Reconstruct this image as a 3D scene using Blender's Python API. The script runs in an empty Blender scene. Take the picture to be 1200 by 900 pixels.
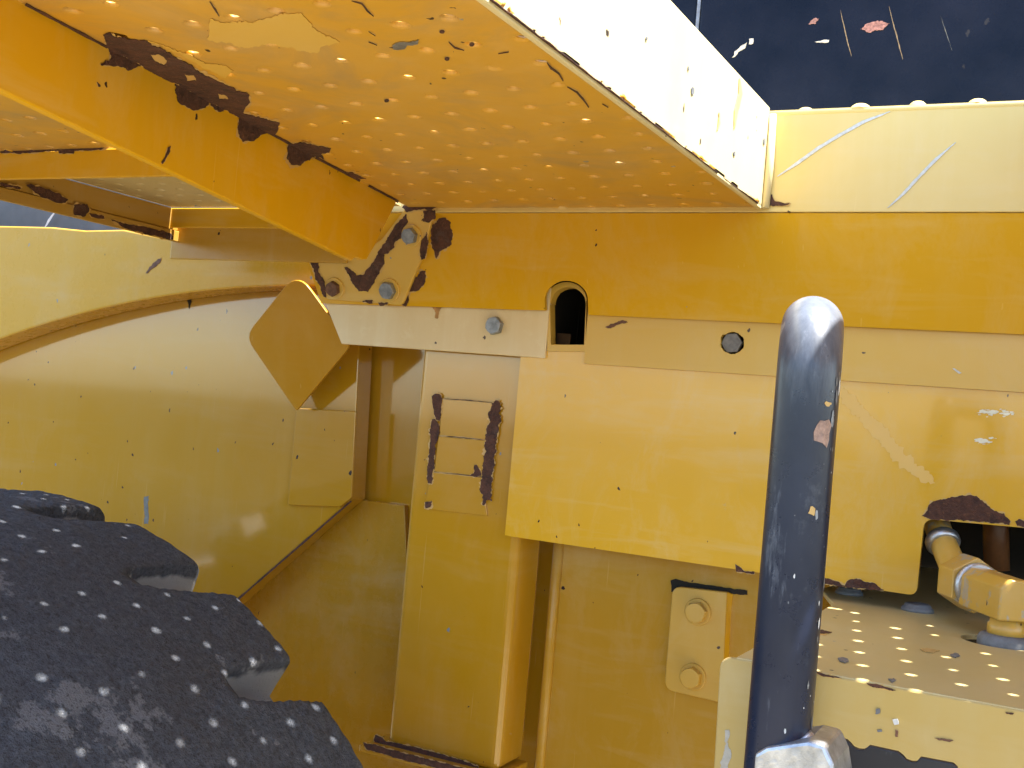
import bpy, bmesh, math, random
from math import radians, sin, cos, pi, atan2, sqrt
from mathutils import Vector, Matrix, noise
from mathutils.geometry import tessellate_polygon

scene = bpy.context.scene
random.seed(11)

# ------------------------------------------------------------------ camera
# wall frame: X along the machine (right), Y away from the camera, Z up
F = 1340.0
def _unit(v): return v / v.length
AX = _unit(Vector((2600.0, 200.0, -F)))
AY = Vector((684.0, 90.0, F)); AY = _unit(AY - AX * AY.dot(AX))
AZ = AX.cross(AY)
if AZ.y > 0: AZ = -AZ
TYRE_Y = 1.12                                   # far shoulder of the tyre
def ray(px, py):
    r = Vector((px - 600.0, py - 450.0, F))
    return Vector((r.dot(AX), r.dot(AY), r.dot(AZ)))
# tyre circle (least squares through three lug corners on the far shoulder)
def _circle():
    P = [ray(*p) * (TYRE_Y / ray(*p).y) for p in ((425, 893), (352, 780), (236, 662), (122, 597))]
    m = Matrix(((0,) * 3,) * 3); v = Vector((0, 0, 0))
    for p in P:
        a = Vector((2 * p.x, 2 * p.z, 1)); b = p.x ** 2 + p.z ** 2; v += a * b
        for r in range(3):
            for c in range(3): m[r][c] += a[r] * a[c]
    s = m.inverted() @ v
    return sqrt(s.z + s.x ** 2 + s.y ** 2), (s.x, s.y)
TYRE_R, (TYRE_X, TYRE_Z) = _circle()
TYRE_R += .014
H = TYRE_R - TYRE_Z                             # camera height above the ground

cd = bpy.data.cameras.new('camera')
cam = bpy.data.objects.new('camera', cd)
scene.collection.objects.link(cam)
cd.sensor_width = 36.0
cd.lens = F / 1200.0 * 36.0
cd.clip_start = .02
cd.clip_end = 500.0
rot = Matrix(((AX.x, -AX.y, -AX.z), (AY.x, -AY.y, -AY.z), (AZ.x, -AZ.y, -AZ.z)))
cam.matrix_world = Matrix.Translation((0, 0, H)) @ rot.to_4x4()
scene.camera = cam

# ------------------------------------------------------------------ light
SUN = _unit(Vector((.40, .02, 1.0)))           # towards the sun
world = bpy.data.worlds.new('World'); scene.world = world
world.use_nodes = True
wn = world.node_tree
sky = wn.nodes.new('ShaderNodeTexSky')
sky.sky_type = 'NISHITA'; sky.sun_disc = False
sky.sun_elevation = math.asin(SUN.z); sky.sun_rotation = atan2(SUN.x, SUN.y)
sky.dust_density = 0.9; sky.air_density = 1.0; sky.ozone_density = 1.0
bgn = wn.nodes['Background']; bgn.inputs['Strength'].default_value = .12
wn.links.new(sky.outputs[0], bgn.inputs[0])
sl = bpy.data.lights.new('sun', 'SUN'); so = bpy.data.objects.new('sun', sl)
scene.collection.objects.link(so)
sl.energy = 5.0; sl.angle = radians(.53); sl.color = (1.0, .95, .86)
so.rotation_euler = SUN.to_track_quat('Z', 'Y').to_euler()
so.location = (3, -2, 6)
scene.view_settings.view_transform = 'Standard'
scene.view_settings.look = 'None'
scene.view_settings.exposure = 2.2
scene.view_settings.gamma = 1.0
scene.render.engine = 'CYCLES'
scene.cycles.use_denoising = True
scene.cycles.max_bounces = 8
scene.cycles.sample_clamp_indirect = 6.0
scene.cycles.caustics_reflective = False

# ------------------------------------------------------------------ materials
def ramp(nt, a, b, src, x, y):
    n = nt.nodes.new('ShaderNodeMapRange'); n.clamp = True
    n.inputs[1].default_value = a; n.inputs[2].default_value = b
    nt.links.new(src, n.inputs[0]); return n.outputs[0]
def mathn(nt, op, a, b=None):
    n = nt.nodes.new('ShaderNodeMath'); n.operation = op
    for i, v in enumerate((a, b)):
        if v is None: continue
        if isinstance(v, (int, float)): n.inputs[i].default_value = v
        else: nt.links.new(v, n.inputs[i])
    return n.outputs[0]
def mixc(nt, fac, a, b):
    n = nt.nodes.new('ShaderNodeMix'); n.data_type = 'RGBA'
    if isinstance(fac, (int, float)): n.inputs[0].default_value = fac
    else: nt.links.new(fac, n.inputs[0])
    for i, v in ((6, a), (7, b)):
        if isinstance(v, tuple): n.inputs[i].default_value = (*v, 1)
        else: nt.links.new(v, n.inputs[i])
    return n.outputs[2]
def noisen(nt, vec, scale, detail=4, rough=.55, dist=0):
    n = nt.nodes.new('ShaderNodeTexNoise')
    n.inputs['Scale'].default_value = scale; n.inputs['Detail'].default_value = detail
    n.inputs['Roughness'].default_value = rough; n.inputs['Distortion'].default_value = dist
    nt.links.new(vec, n.inputs['Vector']); return n.outputs['Fac']
def mapn(nt, vec, scale, loc=(0, 0, 0), rot_=(0, 0, 0)):
    n = nt.nodes.new('ShaderNodeMapping')
    n.inputs['Scale'].default_value = scale; n.inputs['Location'].default_value = loc; n.inputs['Rotation'].default_value = rot_
    nt.links.new(vec, n.inputs['Vector']); return n.outputs[0]
def specks(nt, vec, scale, keep, size, loc):
    """sparse round-ish chips: a voronoi cell is kept when its random value is high"""
    v0 = mapn(nt, vec, (1, 1, .7), loc)
    w = nt.nodes.new('ShaderNodeTexNoise'); w.inputs['Scale'].default_value = 160
    nt.links.new(v0, w.inputs['Vector'])
    ad = nt.nodes.new('ShaderNodeVectorMath'); ad.operation = 'MULTIPLY_ADD'
    nt.links.new(w.outputs['Color'], ad.inputs[0]); ad.inputs[1].default_value = (.008, .008, .008); nt.links.new(v0, ad.inputs[2])
    v = nt.nodes.new('ShaderNodeTexVoronoi'); v.inputs['Scale'].default_value = scale
    nt.links.new(ad.outputs[0], v.inputs['Vector'])
    sp = nt.nodes.new('ShaderNodeSeparateColor'); nt.links.new(v.outputs['Color'], sp.inputs[0])
    on = mathn(nt, 'GREATER_THAN', sp.outputs[0], keep)
    rad = mathn(nt, 'MULTIPLY', sp.outputs[1], size)
    ins = mathn(nt, 'LESS_THAN', v.outputs['Distance'], rad)
    return mathn(nt, 'MULTIPLY', on, ins)
def base(name):
    m = bpy.data.materials.new(name); m.use_nodes = True
    nt = m.node_tree; b = nt.nodes['Principled BSDF']
    tc = nt.nodes.new('ShaderNodeTexCoord')
    return m, nt, b, tc.outputs['Object']
def bump(nt, b, h, strength, dist):
    n = nt.nodes.new('ShaderNodeBump'); n.inputs['Strength'].default_value = strength; n.inputs['Distance'].default_value = dist
    nt.links.new(h, n.inputs['Height']); nt.links.new(n.outputs[0], b.inputs['Normal'])

YEL = (.60, .34, .007)
PALE = (.66, .50, .20)
_paint = {}
def paint(fade=.15, rough=.28, chips=1.0, col=YEL, pale=PALE, wavy=.35, scuff=0.0, spec=.6, grime=0.0, coat=0.0, film=.14, wear=.70):
    key = (fade, rough, chips, col, pale, wavy, scuff, spec, grime, coat, film, wear)
    if key in _paint: return _paint[key]
    m, nt, b, oc = base('yellow_paint_%d' % len(_paint))
    big = noisen(nt, oc, 5.0, 5, .6, .4)
    streak = noisen(nt, mapn(nt, oc, (26, 26, 2.2), (3, 1, 2)), 1.0, 4, .6)
    fine = noisen(nt, oc, 38.0, 5, .7)
    f = mathn(nt, 'MULTIPLY', ramp(nt, .35, .75, big, 0, 0), .30)
    f = mathn(nt, 'ADD', f, mathn(nt, 'MULTIPLY', ramp(nt, .5, .8, streak, 0, 0), .28))
    f = mathn(nt, 'ADD', f, mathn(nt, 'MULTIPLY', ramp(nt, .55, .8, fine, 0, 0), .10 + .5 * scuff))
    f = mathn(nt, 'ADD', mathn(nt, 'MULTIPLY', f, .25 + fade * 1.1), fade)
    f = ramp(nt, 0, 1, f, 0, 0)
    c = mixc(nt, f, col, pale)
    dn = noisen(nt, mapn(nt, oc, (1, 1, .55), (11, 5, 3)), 13, 8, .72, .6)
    c = mixc(nt, mathn(nt, 'MULTIPLY', ramp(nt, .50, .78, dn, 0, 0), film), c, tuple(.35 + .5 * v for v in pale))
    hz = noisen(nt, mapn(nt, oc, (3.5, 3.5, 24), (2, 9, 4)), 1.0, 5, .6, .5)
    c = mixc(nt, mathn(nt, 'MULTIPLY', ramp(nt, .52, .70, hz, 0, 0), film * .9), c, tuple(.25 + .65 * v for v in pale))
    for rz, lc in ((.5, 1.0), (-.9, 6.0)):
        sn = noisen(nt, mapn(nt, oc, (150, 150, 5), (lc, lc, lc), (rz * .6, rz, 0)), 1.0, 2, .5)
        c = mixc(nt, mathn(nt, 'MULTIPLY', ramp(nt, .745, .775, sn, 0, 0), .13), c, tuple(min(1, v * 1.15 + .06) for v in pale))
    if grime > 0:
        gn = noisen(nt, mapn(nt, oc, (1, 1, 1), (4, 8, 2)), 6.5, 7, .68, .8)
        c = mixc(nt, mathn(nt, 'MULTIPLY', ramp(nt, .48, .72, gn, 0, 0), grime), c, (.27, .21, .14))
    if chips > 0:
        rub = mathn(nt, 'MULTIPLY', ramp(nt, wear, wear + .04, noisen(nt, mapn(nt, oc, (1, 1, .6), (7, 3, 1)), 30, 6, .75), 0, 0), .45 if wear > .65 else .9)
        c = mixc(nt, rub, c, (.42, .36, .27))
        s1 = specks(nt, oc, 34, 1 - .30 * chips, .11, (0, 0, 0))
        c = mixc(nt, s1, c, (.035, .022, .018))
        s2 = specks(nt, oc, 33, 1 - .09 * chips, .12, (5, 2, 9))
        c = mixc(nt, s2, c, (.22, .25, .27))
        s3 = specks(nt, oc, 62, 1 - .14 * chips, .13, (2, 7, 4))
        c = mixc(nt, s3, c, (.06, .03, .02))
    nt.links.new(c, b.inputs['Base Color'])
    rr = mathn(nt, 'ADD', mathn(nt, 'MULTIPLY', f, .16), mathn(nt, 'ADD', mathn(nt, 'MULTIPLY', fine, .12), rough - .10))
    nt.links.new(rr, b.inputs['Roughness'])
    b.inputs['Specular IOR Level'].default_value = spec
    b.inputs['Coat Weight'].default_value = coat; b.inputs['Coat Roughness'].default_value = .06; b.inputs['Coat IOR'].default_value = 1.45
    hb = mathn(nt, 'ADD', mathn(nt, 'MULTIPLY', noisen(nt, oc, 9, 3), 1.0), mathn(nt, 'MULTIPLY', noisen(nt, oc, 320, 2), .03))
    bump(nt, b, hb, wavy * .4, .004)
    _paint[key] = m
    return m

def rust_mat():
    m, nt, b, oc = base('rusted_steel')
    n = noisen(nt, oc, 60, 6, .7); n2 = noisen(nt, oc, 260, 4, .7)
    c = mixc(nt, ramp(nt, .35, .7, n, 0, 0), (.040, .016, .013), (.125, .048, .030))
    c = mixc(nt, mathn(nt, 'MULTIPLY', ramp(nt, .56, .72, n2, 0, 0), .7), c, (.20, .085, .04))
    n4 = noisen(nt, mapn(nt, oc, (1, 1, 1), (9, 1, 4)), 28, 5, .7)
    c = mixc(nt, mathn(nt, 'MULTIPLY', ramp(nt, .58, .70, n4, 0, 0), .55), c, (.13, .085, .075))
    nt.links.new(c, b.inputs['Base Color']); b.inputs['Roughness'].default_value = .78
    bump(nt, b, mathn(nt, 'ADD', n2, n), .9, .004); return m
def rubber_mat():
    m, nt, b, oc = base('dusty_rubber')
    n = noisen(nt, oc, 13, 7, .65); n2 = noisen(nt, oc, 120, 6, .75); n3 = noisen(nt, oc, 4.5, 4, .6)
    c = mixc(nt, ramp(nt, .30, .72, n2, 0, 0), (.036, .043, .060), (.155, .175, .222))
    c = mixc(nt, mathn(nt, 'MULTIPLY', ramp(nt, .45, .65, noisen(nt, mapn(nt, oc, (1, 1, 1), (3, 3, 3)), 7, 6, .7), 0, 0), .35), c, (.075, .060, .052))
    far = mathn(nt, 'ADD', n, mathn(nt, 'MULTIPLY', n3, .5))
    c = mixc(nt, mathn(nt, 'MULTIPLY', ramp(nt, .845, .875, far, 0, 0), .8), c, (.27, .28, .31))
    pit = ramp(nt, .36, .44, noisen(nt, oc, 230, 3, .6), 0, 0)
    c = mixc(nt, mathn(nt, 'MULTIPLY', mathn(nt, 'SUBTRACT', 1.0, pit), .6), c, (.018, .020, .024))
    at = nt.nodes.new('ShaderNodeAttribute'); at.attribute_name = 'dust'
    g = mathn(nt, 'ADD', at.outputs['Fac'], mathn(nt, 'MULTIPLY', mathn(nt, 'SUBTRACT', n, .5), .9))
    c = mixc(nt, mathn(nt, 'MULTIPLY', ramp(nt, .40, .56, g, 0, 0), .9), c, (.52, .515, .52))
    nt.links.new(c, b.inputs['Base Color']); b.inputs['Roughness'].default_value = .72
    hb = mathn(nt, 'ADD', n2, mathn(nt, 'MULTIPLY', noisen(nt, oc, 420, 3), .5))
    bump(nt, b, hb, 1.0, .016); return m
def black_paint(name, col, rough, scr=.6, axis=(90, 90, 14), worn=False):  # worn adds scuffs and a painted highlight at the top
    m, nt, b, oc = base(name)
    n = noisen(nt, mapn(nt, oc, axis), 1.0, 6, .75)
    n2 = noisen(nt, oc, 7, 4, .6)
    n3 = noisen(nt, oc, 55, 5, .7)
    c = mixc(nt, ramp(nt, .35, .75, n2, 0, 0), col, tuple(v * 2.0 + .006 for v in col))
    c = mixc(nt, mathn(nt, 'MULTIPLY', ramp(nt, .60 if worn else .66, .78, n, 0, 0), scr), c, (.22, .25, .31))
    if worn: c = mixc(nt, mathn(nt, 'MULTIPLY', ramp(nt, .58, .75, noisen(nt, mapn(nt, oc, (38, 38, 30)), 1.0, 7, .8), 0, 0), .35), c, (.16, .18, .22))
    c = mixc(nt, mathn(nt, 'MULTIPLY', specks(nt, oc, 40, .86, .20, (1, 2, 3)), scr), c, (.45, .42, .36))
    if worn:                                         # sun and sky highlight at the top, painted paler into the colour
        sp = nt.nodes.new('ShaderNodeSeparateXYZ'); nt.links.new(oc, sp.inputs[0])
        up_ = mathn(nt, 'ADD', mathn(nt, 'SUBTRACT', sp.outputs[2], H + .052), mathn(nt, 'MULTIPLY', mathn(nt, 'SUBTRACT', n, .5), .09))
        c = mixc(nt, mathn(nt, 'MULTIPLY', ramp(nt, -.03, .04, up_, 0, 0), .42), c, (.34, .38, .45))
    nt.links.new(c, b.inputs['Base Color'])
    r = mathn(nt, 'ADD', mathn(nt, 'MULTIPLY', n3, .22), rough - .08)
    nt.links.new(r, b.inputs['Roughness'])
    bump(nt, b, n3, .15, .001); return m
def plain(name, col, rough=.5, metal=0.0, var=.5, scale=40, bmp=.2):
    m, nt, b, oc = base(name)
    n = noisen(nt, oc, scale, 6, .7)
    c = mixc(nt, ramp(nt, .3, .75, n, 0, 0), tuple(v * (1 - var) for v in col), tuple(min(1, v * (1 + var * .6)) for v in col))
    nt.links.new(c, b.inputs['Base Color']); b.inputs['Roughness'].default_value = rough
    b.inputs['Metallic'].default_value = metal
    bump(nt, b, n, bmp, .002); return m

M_RUST = rust_mat()
M_RUBBER = rubber_mat()
M_EDGE = paint(.35, .5, 0, (.50, .26, .03), (.60, .44, .20))
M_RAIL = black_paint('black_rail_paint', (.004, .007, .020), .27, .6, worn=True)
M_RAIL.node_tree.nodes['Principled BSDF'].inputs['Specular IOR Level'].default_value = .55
M_NAVY = black_paint('dark_navy_panel', (.002, .003, .010), .25, .05, (8, 8, 70))
M_NAVY.node_tree.nodes['Principled BSDF'].inputs['Specular IOR Level'].default_value = .22
M_NAVY.node_tree.nodes['Principled BSDF'].inputs['Specular Tint'].default_value = (.75, .85, 1.0, 1)
M_GREYD = black_paint('scuffed_dark_grey', (.05, .055, .065), .5, .8, (30, 30, 30))
M_SERR = black_paint('black_step_paint', (.010, .011, .018), .45, .35, (50, 50, 20))
M_STEEL = plain('grey_zinc_steel', (.30, .32, .36), .38, .6, .45, 90)
M_BARE = plain('worn_bright_steel', (.55, .57, .62), .33, .8, .5, 60, .5)
M_RUSTB = plain('rusted_bolt_steel', (.16, .075, .045), .7, .0, .6, 160, .5)
M_HOLE = plain('near_black', (.012, .008, .004), .8, 0, .5, 20)  # near-black colour carries the shade inside the slot and bay
M_WHITE = plain('white_scratch', (.62, .64, .66), .6, 0, .25, 200)
M_TAN = plain('bare_primer', (.52, .35, .13), .55, 0, .3, 60)
M_GUM = plain('grey_rubber_plug', (.16, .17, .19), .6, 0, .35, 120)

P_FUP = paint(.06, .30, 1.4, (.52, .275, .006), (.55, .39, .14), spec=.3)
P_LOW = paint(.03, .30, 1.0, (.42, .215, .004), spec=.3)
P_BODY = paint(.02, .16, 1.0, (.48, .245, .002), spec=.5, wavy=.12, coat=1.0, film=.06)
P_FENDER = paint(.04, .14, 2.4, (.45, .228, .002), (.55, .41, .17), spec=.5, wavy=.10, coat=1.0, film=.06)
P_DECK = paint(.06, .42, 1.0, (.60, .31, .02), (.62, .44, .16), .3, .25, .5, .55)
P_BEAM = paint(.02, .36, .8, (.64, .345, .002), spec=.10)
P_STRIP = paint(.50, .36, .9, (.56, .34, .05), (.78, .68, .47), .3, .6)
P_STRIP2 = paint(.22, .33, .9)
P_PANEL = paint(.06, .20, 1.3, (.68, .375, .003), spec=.45, coat=.5, scuff=.5, film=.22)
P_FADED = paint(.85, .38, .5, (.58, .42, .11), (.66, .56, .31), .2)
P_FASC = paint(.55, .36, .5, (.66, .46, .09), (.74, .58, .25), .2)
P_STEP = paint(.34, .38, 1.3, (.50, .37, .09), (.56, .50, .33), .3, .3)
P_STEPF = paint(.26, .38, 1.3, (.44, .29, .05), (.46, .38, .20), .3, .3)
P_PLATE = paint(.16, .36, .9, (.54, .30, .01))
P_BRKT = paint(.05, .26, .8, (.44, .23, .006), spec=.35)

# ------------------------------------------------------------------ helpers
def at_y(px, py, y): r = ray(px, py); return r * (y / r.y)
def at_z(px, py, z): r = ray(px, py); return r * (z / r.z)
def at_x(px, py, x): r = ray(px, py); return r * (x / r.x)
def at_pl(px, py, pl): r = ray(px, py); return r * (pl[0].dot(pl[1]) / r.dot(pl[1]))
UP = Vector((0, 0, H))

ROOT_LOC = Vector((-.7, 1.6, 0))
root = bpy.data.objects.new('construction_machine', None)
scene.collection.objects.link(root); root.location = ROOT_LOC
root.empty_display_size = .3
root['label'] = 'weathered yellow construction machine with perforated deck, black handrail and lugged tyre'
root['category'] = 'construction machine'

def link(name, me, mat, parent=None, label=None):
    o = bpy.data.objects.new(name, me)
    scene.collection.objects.link(o)
    if mat is not None and not me.materials: me.materials.append(mat)
    p = parent or root
    o.parent = p
    if p is root: o.matrix_parent_inverse = Matrix.Translation(-ROOT_LOC)
    if label: o['label'] = label
    return o
def bevel(o, w, seg=2, ang=35):
    md = o.modifiers.new('bevel', 'BEVEL'); md.width = w; md.segments = seg
    md.limit_method = 'ANGLE'; md.angle_limit = radians(ang); md.harden_normals = False
    return o
def finish(bm, name):
    me = bpy.data.meshes.new(name)
    bmesh.ops.recalc_face_normals(bm, faces=bm.faces[:])
    for v in bm.verts: v.co += UP
    bm.to_mesh(me); bm.free(); return me
def plate(name, pts, back, mat, parent=None, holes=(), bev=.0012, seg=2, label=None):
    """a flat plate: the outline pts (and holes) is its front face, 'back' the vector to the rear face"""
    loops = [[Vector(p) for p in pts]] + [[Vector(p) for p in h] for h in holes]
    flat = [p for l in loops for p in l]
    bm = bmesh.new()
    A = [bm.verts.new(p) for p in flat]; B = [bm.verts.new(p + back) for p in flat]
    if len(loops) == 1:
        bm.faces.new(A); bm.faces.new(B[::-1])
    else:
        for t in tessellate_polygon(loops):
            try:
                bm.faces.new([A[i] for i in t]); bm.faces.new([B[i] for i in t[::-1]])
            except ValueError: pass
    k = 0
    for l in loops:
        n = len(l)
        for i in range(n):
            a, b = k + i, k + (i + 1) % n
            bm.faces.new((A[a], A[b], B[b], B[a]))
        k += n
    o = link(name, finish(bm, name), mat, parent, label)
    if bev: bevel(o, bev, seg)
    return o
def box(name, lo, hi, mat, parent=None, bev=.002, label=None, seg=2):
    x0, y0, z0 = lo; x1, y1, z1 = hi
    return plate(name, [(x0, y0, z0), (x1, y0, z0), (x1, y0, z1), (x0, y0, z1)], Vector((0, y1 - y0, 0)), mat, parent, bev=bev, label=label, seg=seg)
def rnd(pts, r, seg=6):
    """round the corners of a 2-D outline; r is one radius or a list"""
    out = []; n = len(pts)
    for i, p in enumerate(pts):
        ri = r[i] if isinstance(r, (list, tuple)) else r
        p = Vector(p); a = Vector(pts[i - 1]); b = Vector(pts[(i + 1) % n])
        if ri <= 0: out.append(tuple(p)); continue
        da = a - p; db = b - p
        t = min(ri, da.length * .45, db.length * .45)
        s = p + da.normalized() * t; e = p + db.normalized() * t
        for k in range(seg + 1):
            u = k / seg
            out.append(tuple(s * (1 - u) ** 2 + p * 2 * u * (1 - u) + e * u * u))
    return out
def jag(pts, amp=1.6, step=3.0, seed=0, grow=0.0):
    """a ragged 2-D outline: coarse and fine wobble along the perimeter; grow pushes it outwards"""
    rg = random.Random(seed); out = []; n = len(pts); run = 0.0
    area = sum(pts[i][0] * pts[(i + 1) % n][1] - pts[(i + 1) % n][0] * pts[i][1] for i in range(n))
    sg = 1.0 if area > 0 else -1.0
    st = step * .6
    for i in range(n):
        a = Vector(pts[i]); b = Vector(pts[(i + 1) % n]); L = (b - a).length
        k = max(1, int(L / st)); nrm = Vector(((b - a).y, -(b - a).x)) / max(L, 1e-6) * sg
        for j in range(k):
            q = run + L * j / k
            d = amp * 1.25 * (1.3 * noise.noise(Vector((q / 9.0, seed * 3.7, 0))) + .9 * noise.noise(Vector((q / 3.2, seed * 1.9, 5))) + .25 * rg.uniform(-1, 1))
            out.append(tuple(a + (b - a) * (j / k) + nrm * (d + grow)))
        run += L
    return out
_seed = [0]
def patch(name, px, fn, n, mat, parent, amp=1.4, step=3.0, lift=.0004, thick=.0006, holes=()):
    """a thin flake lying on a surface: fn maps a pixel onto that surface, n is the outward normal"""
    _seed[0] += 1
    if mat is M_RUST and amp:                             # lifted, primer coloured paint edge round the rust
        edge = [fn(*p) + n * (.0002 + (_seed[0] % 9) * .00002) for p in jag(px, amp * 1.5, step, _seed[0] + 200, .55)]
        plate('lifted_paint_edge', edge, -n * .00015, M_EDGE, parent, bev=0)
    lift += (_seed[0] % 5) * .00003
    pts = [fn(*p) + n * (lift + thick) for p in (jag(px, amp, step, _seed[0]) if amp else px)]
    hs = [[fn(*p) + n * (lift + thick) for p in jag(h, .8, 3, _seed[0] + 40)] for h in holes]
    return plate(name, pts, -n * thick, mat, parent, hs, bev=0)
def tube(name, path, rad, mat, parent=None, seg=20, cap=True, label=None):
    """a swept round bar through 3-D points; rad is a number or one per point"""
    bm = bmesh.new(); rings = []
    pts = [Vector(p) for p in path]
    t0 = (pts[1] - pts[0]).normalized()
    up = Vector((0, 0, 1)) if abs(t0.z) < .9 else Vector((1, 0, 0))
    u = t0.cross(up).normalized()
    for i, p in enumerate(pts):
        t = (pts[min(i + 1, len(pts) - 1)] - pts[max(i - 1, 0)]).normalized()
        u = (u - t * u.dot(t)).normalized(); v = t.cross(u)
        r = rad[i] if isinstance(rad, (list, tuple)) else rad
        rings.append([bm.verts.new(p + (u * cos(2 * pi * k / seg) + v * sin(2 * pi * k / seg)) * r) for k in range(seg)])
    for a, b in zip(rings, rings[1:]):
        for k in range(seg):
            f = bm.faces.new((a[k], a[(k + 1) % seg], b[(k + 1) % seg], b[k])); f.smooth = True
    if cap: bm.faces.new(rings[0][::-1]); bm.faces.new(rings[-1])
    return link(name, finish(bm, name), mat, parent, label)
def bezier(p, n=10):
    """smooth curve through points (Catmull-Rom)"""
    p = [Vector(q) for q in p]; p = [p[0] * 2 - p[1]] + p + [p[-1] * 2 - p[-2]]; out = []
    for i in range(1, len(p) - 2):
        for k in range(n):
            t = k / n; a, b, c, d = p[i - 1:i + 3]
            out.append(.5 * ((2 * b) + (c - a) * t + (2 * a - 5 * b + 4 * c - d) * t * t + (3 * b - a - 3 * c + d) * t ** 3))
    out.append(p[-2]); return out
def bolt(c, n, r, h, mat, parent, washer=1.45, turn=0.0, wmat=None):
    """hex head with a chamfered crown on a washer, one mesh"""
    n = n.normalized(); u = n.cross(Vector((0, 0, 1)) if abs(n.z) < .9 else Vector((1, 0, 0))).normalized(); v = n.cross(u)
    bm = bmesh.new()
    def ring(rr, hh, k, hexa=False):
        out = []
        for i in range(k):
            a = 2 * pi * i / k + turn
            q = rr
            if hexa:
                m = (2 * pi * i / k) % (pi / 3) - pi / 6
                q = rr * cos(pi / 6) / cos(m)
            out.append(bm.verts.new(c + (u * cos(a) + v * sin(a)) * q + n * hh))
        return out
    K = 36
    def skin(rs, smooth=()):
        for j, (a, b) in enumerate(zip(rs, rs[1:])):
            for i in range(K):
                f = bm.faces.new((a[i], a[(i + 1) % K], b[(i + 1) % K], b[i])); f.smooth = False
                f.material_index = 1 if j < 3 and washer else 0
        bm.faces.new(rs[-1])
    rs = []
    w = .003
    if washer:
        rs += [ring(r * washer, -.004, K), ring(r * washer, w * .7, K), ring(r * washer * .95, w, K)]
    else: w = 0; rs += [ring(r, -.004, K, True)]
    rs += [ring(r * .99, w, K, True), ring(r, w + .0006, K, True), ring(r * .995, w + h * .82, K, True), ring(r * .86, w + h, K), ring(r * .6, w + h * 1.01, K)]
    skin(rs)
    me = finish(bm, 'bolt'); me.materials.append(mat); me.materials.append(wmat or mat)
    return link('bolt', me, None, parent)
NY = Vector((0, -1, 0)); NX = Vector((1, 0, 0)); NZ = Vector((0, 0, 1))
def ylist(px, y): return [at_y(a, b, y) for a, b in px]
def zlist(px, z): return [at_z(a, b, z) for a, b in px]
def arc(cx, cy, rx, ry, a0, a1, n=14):
    return [(cx + rx * cos(radians(a0 + (a1 - a0) * i / n)), cy + ry * sin(radians(a0 + (a1 - a0) * i / n))) for i in range(n + 1)]

# ------------------------------------------------------------------ ground
def ground():
    bm = bmesh.new()
    S = 120; v = [bm.verts.new((x, y, 0)) for x, y in ((-S, -S), (S, -S), (S, S), (-S, S))]
    bm.faces.new(v); me = bpy.data.meshes.new('ground'); bm.to_mesh(me); bm.free()
    m, nt, b, oc = base('two_tone_ground')
    n = noisen(nt, oc, 1.3, 6, .6); n2 = noisen(nt, oc, 40, 5, .7)
    c = mixc(nt, ramp(nt, .3, .7, n, 0, 0), (.31, .265, .175), (.42, .36, .245))
    c = mixc(nt, mathn(nt, 'MULTIPLY', ramp(nt, .4, .7, n2, 0, 0), .4), c, (.24, .195, .125))
    ln = nt.nodes.new('ShaderNodeVectorMath'); ln.operation = 'LENGTH'; nt.links.new(oc, ln.inputs[0])
    edge = mathn(nt, 'ADD', ln.outputs['Value'], mathn(nt, 'MULTIPLY', n, 5.0))
    c = mixc(nt, ramp(nt, 4.0, 9.0, edge, 0, 0), c, (.036, .035, .033))     # unseen ground: kept pale near for bounce, darkened beyond for reflections
    nt.links.new(c, b.inputs['Base Color']); b.inputs['Roughness'].default_value = .95; b.inputs['Specular IOR Level'].default_value = .0
    bump(nt, b, n2, .6, .02)
    o = bpy.data.objects.new('ground', me); scene.collection.objects.link(o); me.materials.append(m)
    o['kind'] = 'structure'; o['label'] = 'unseen ground, tan near the machine and darkened beyond for reflections'
ground()

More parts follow.
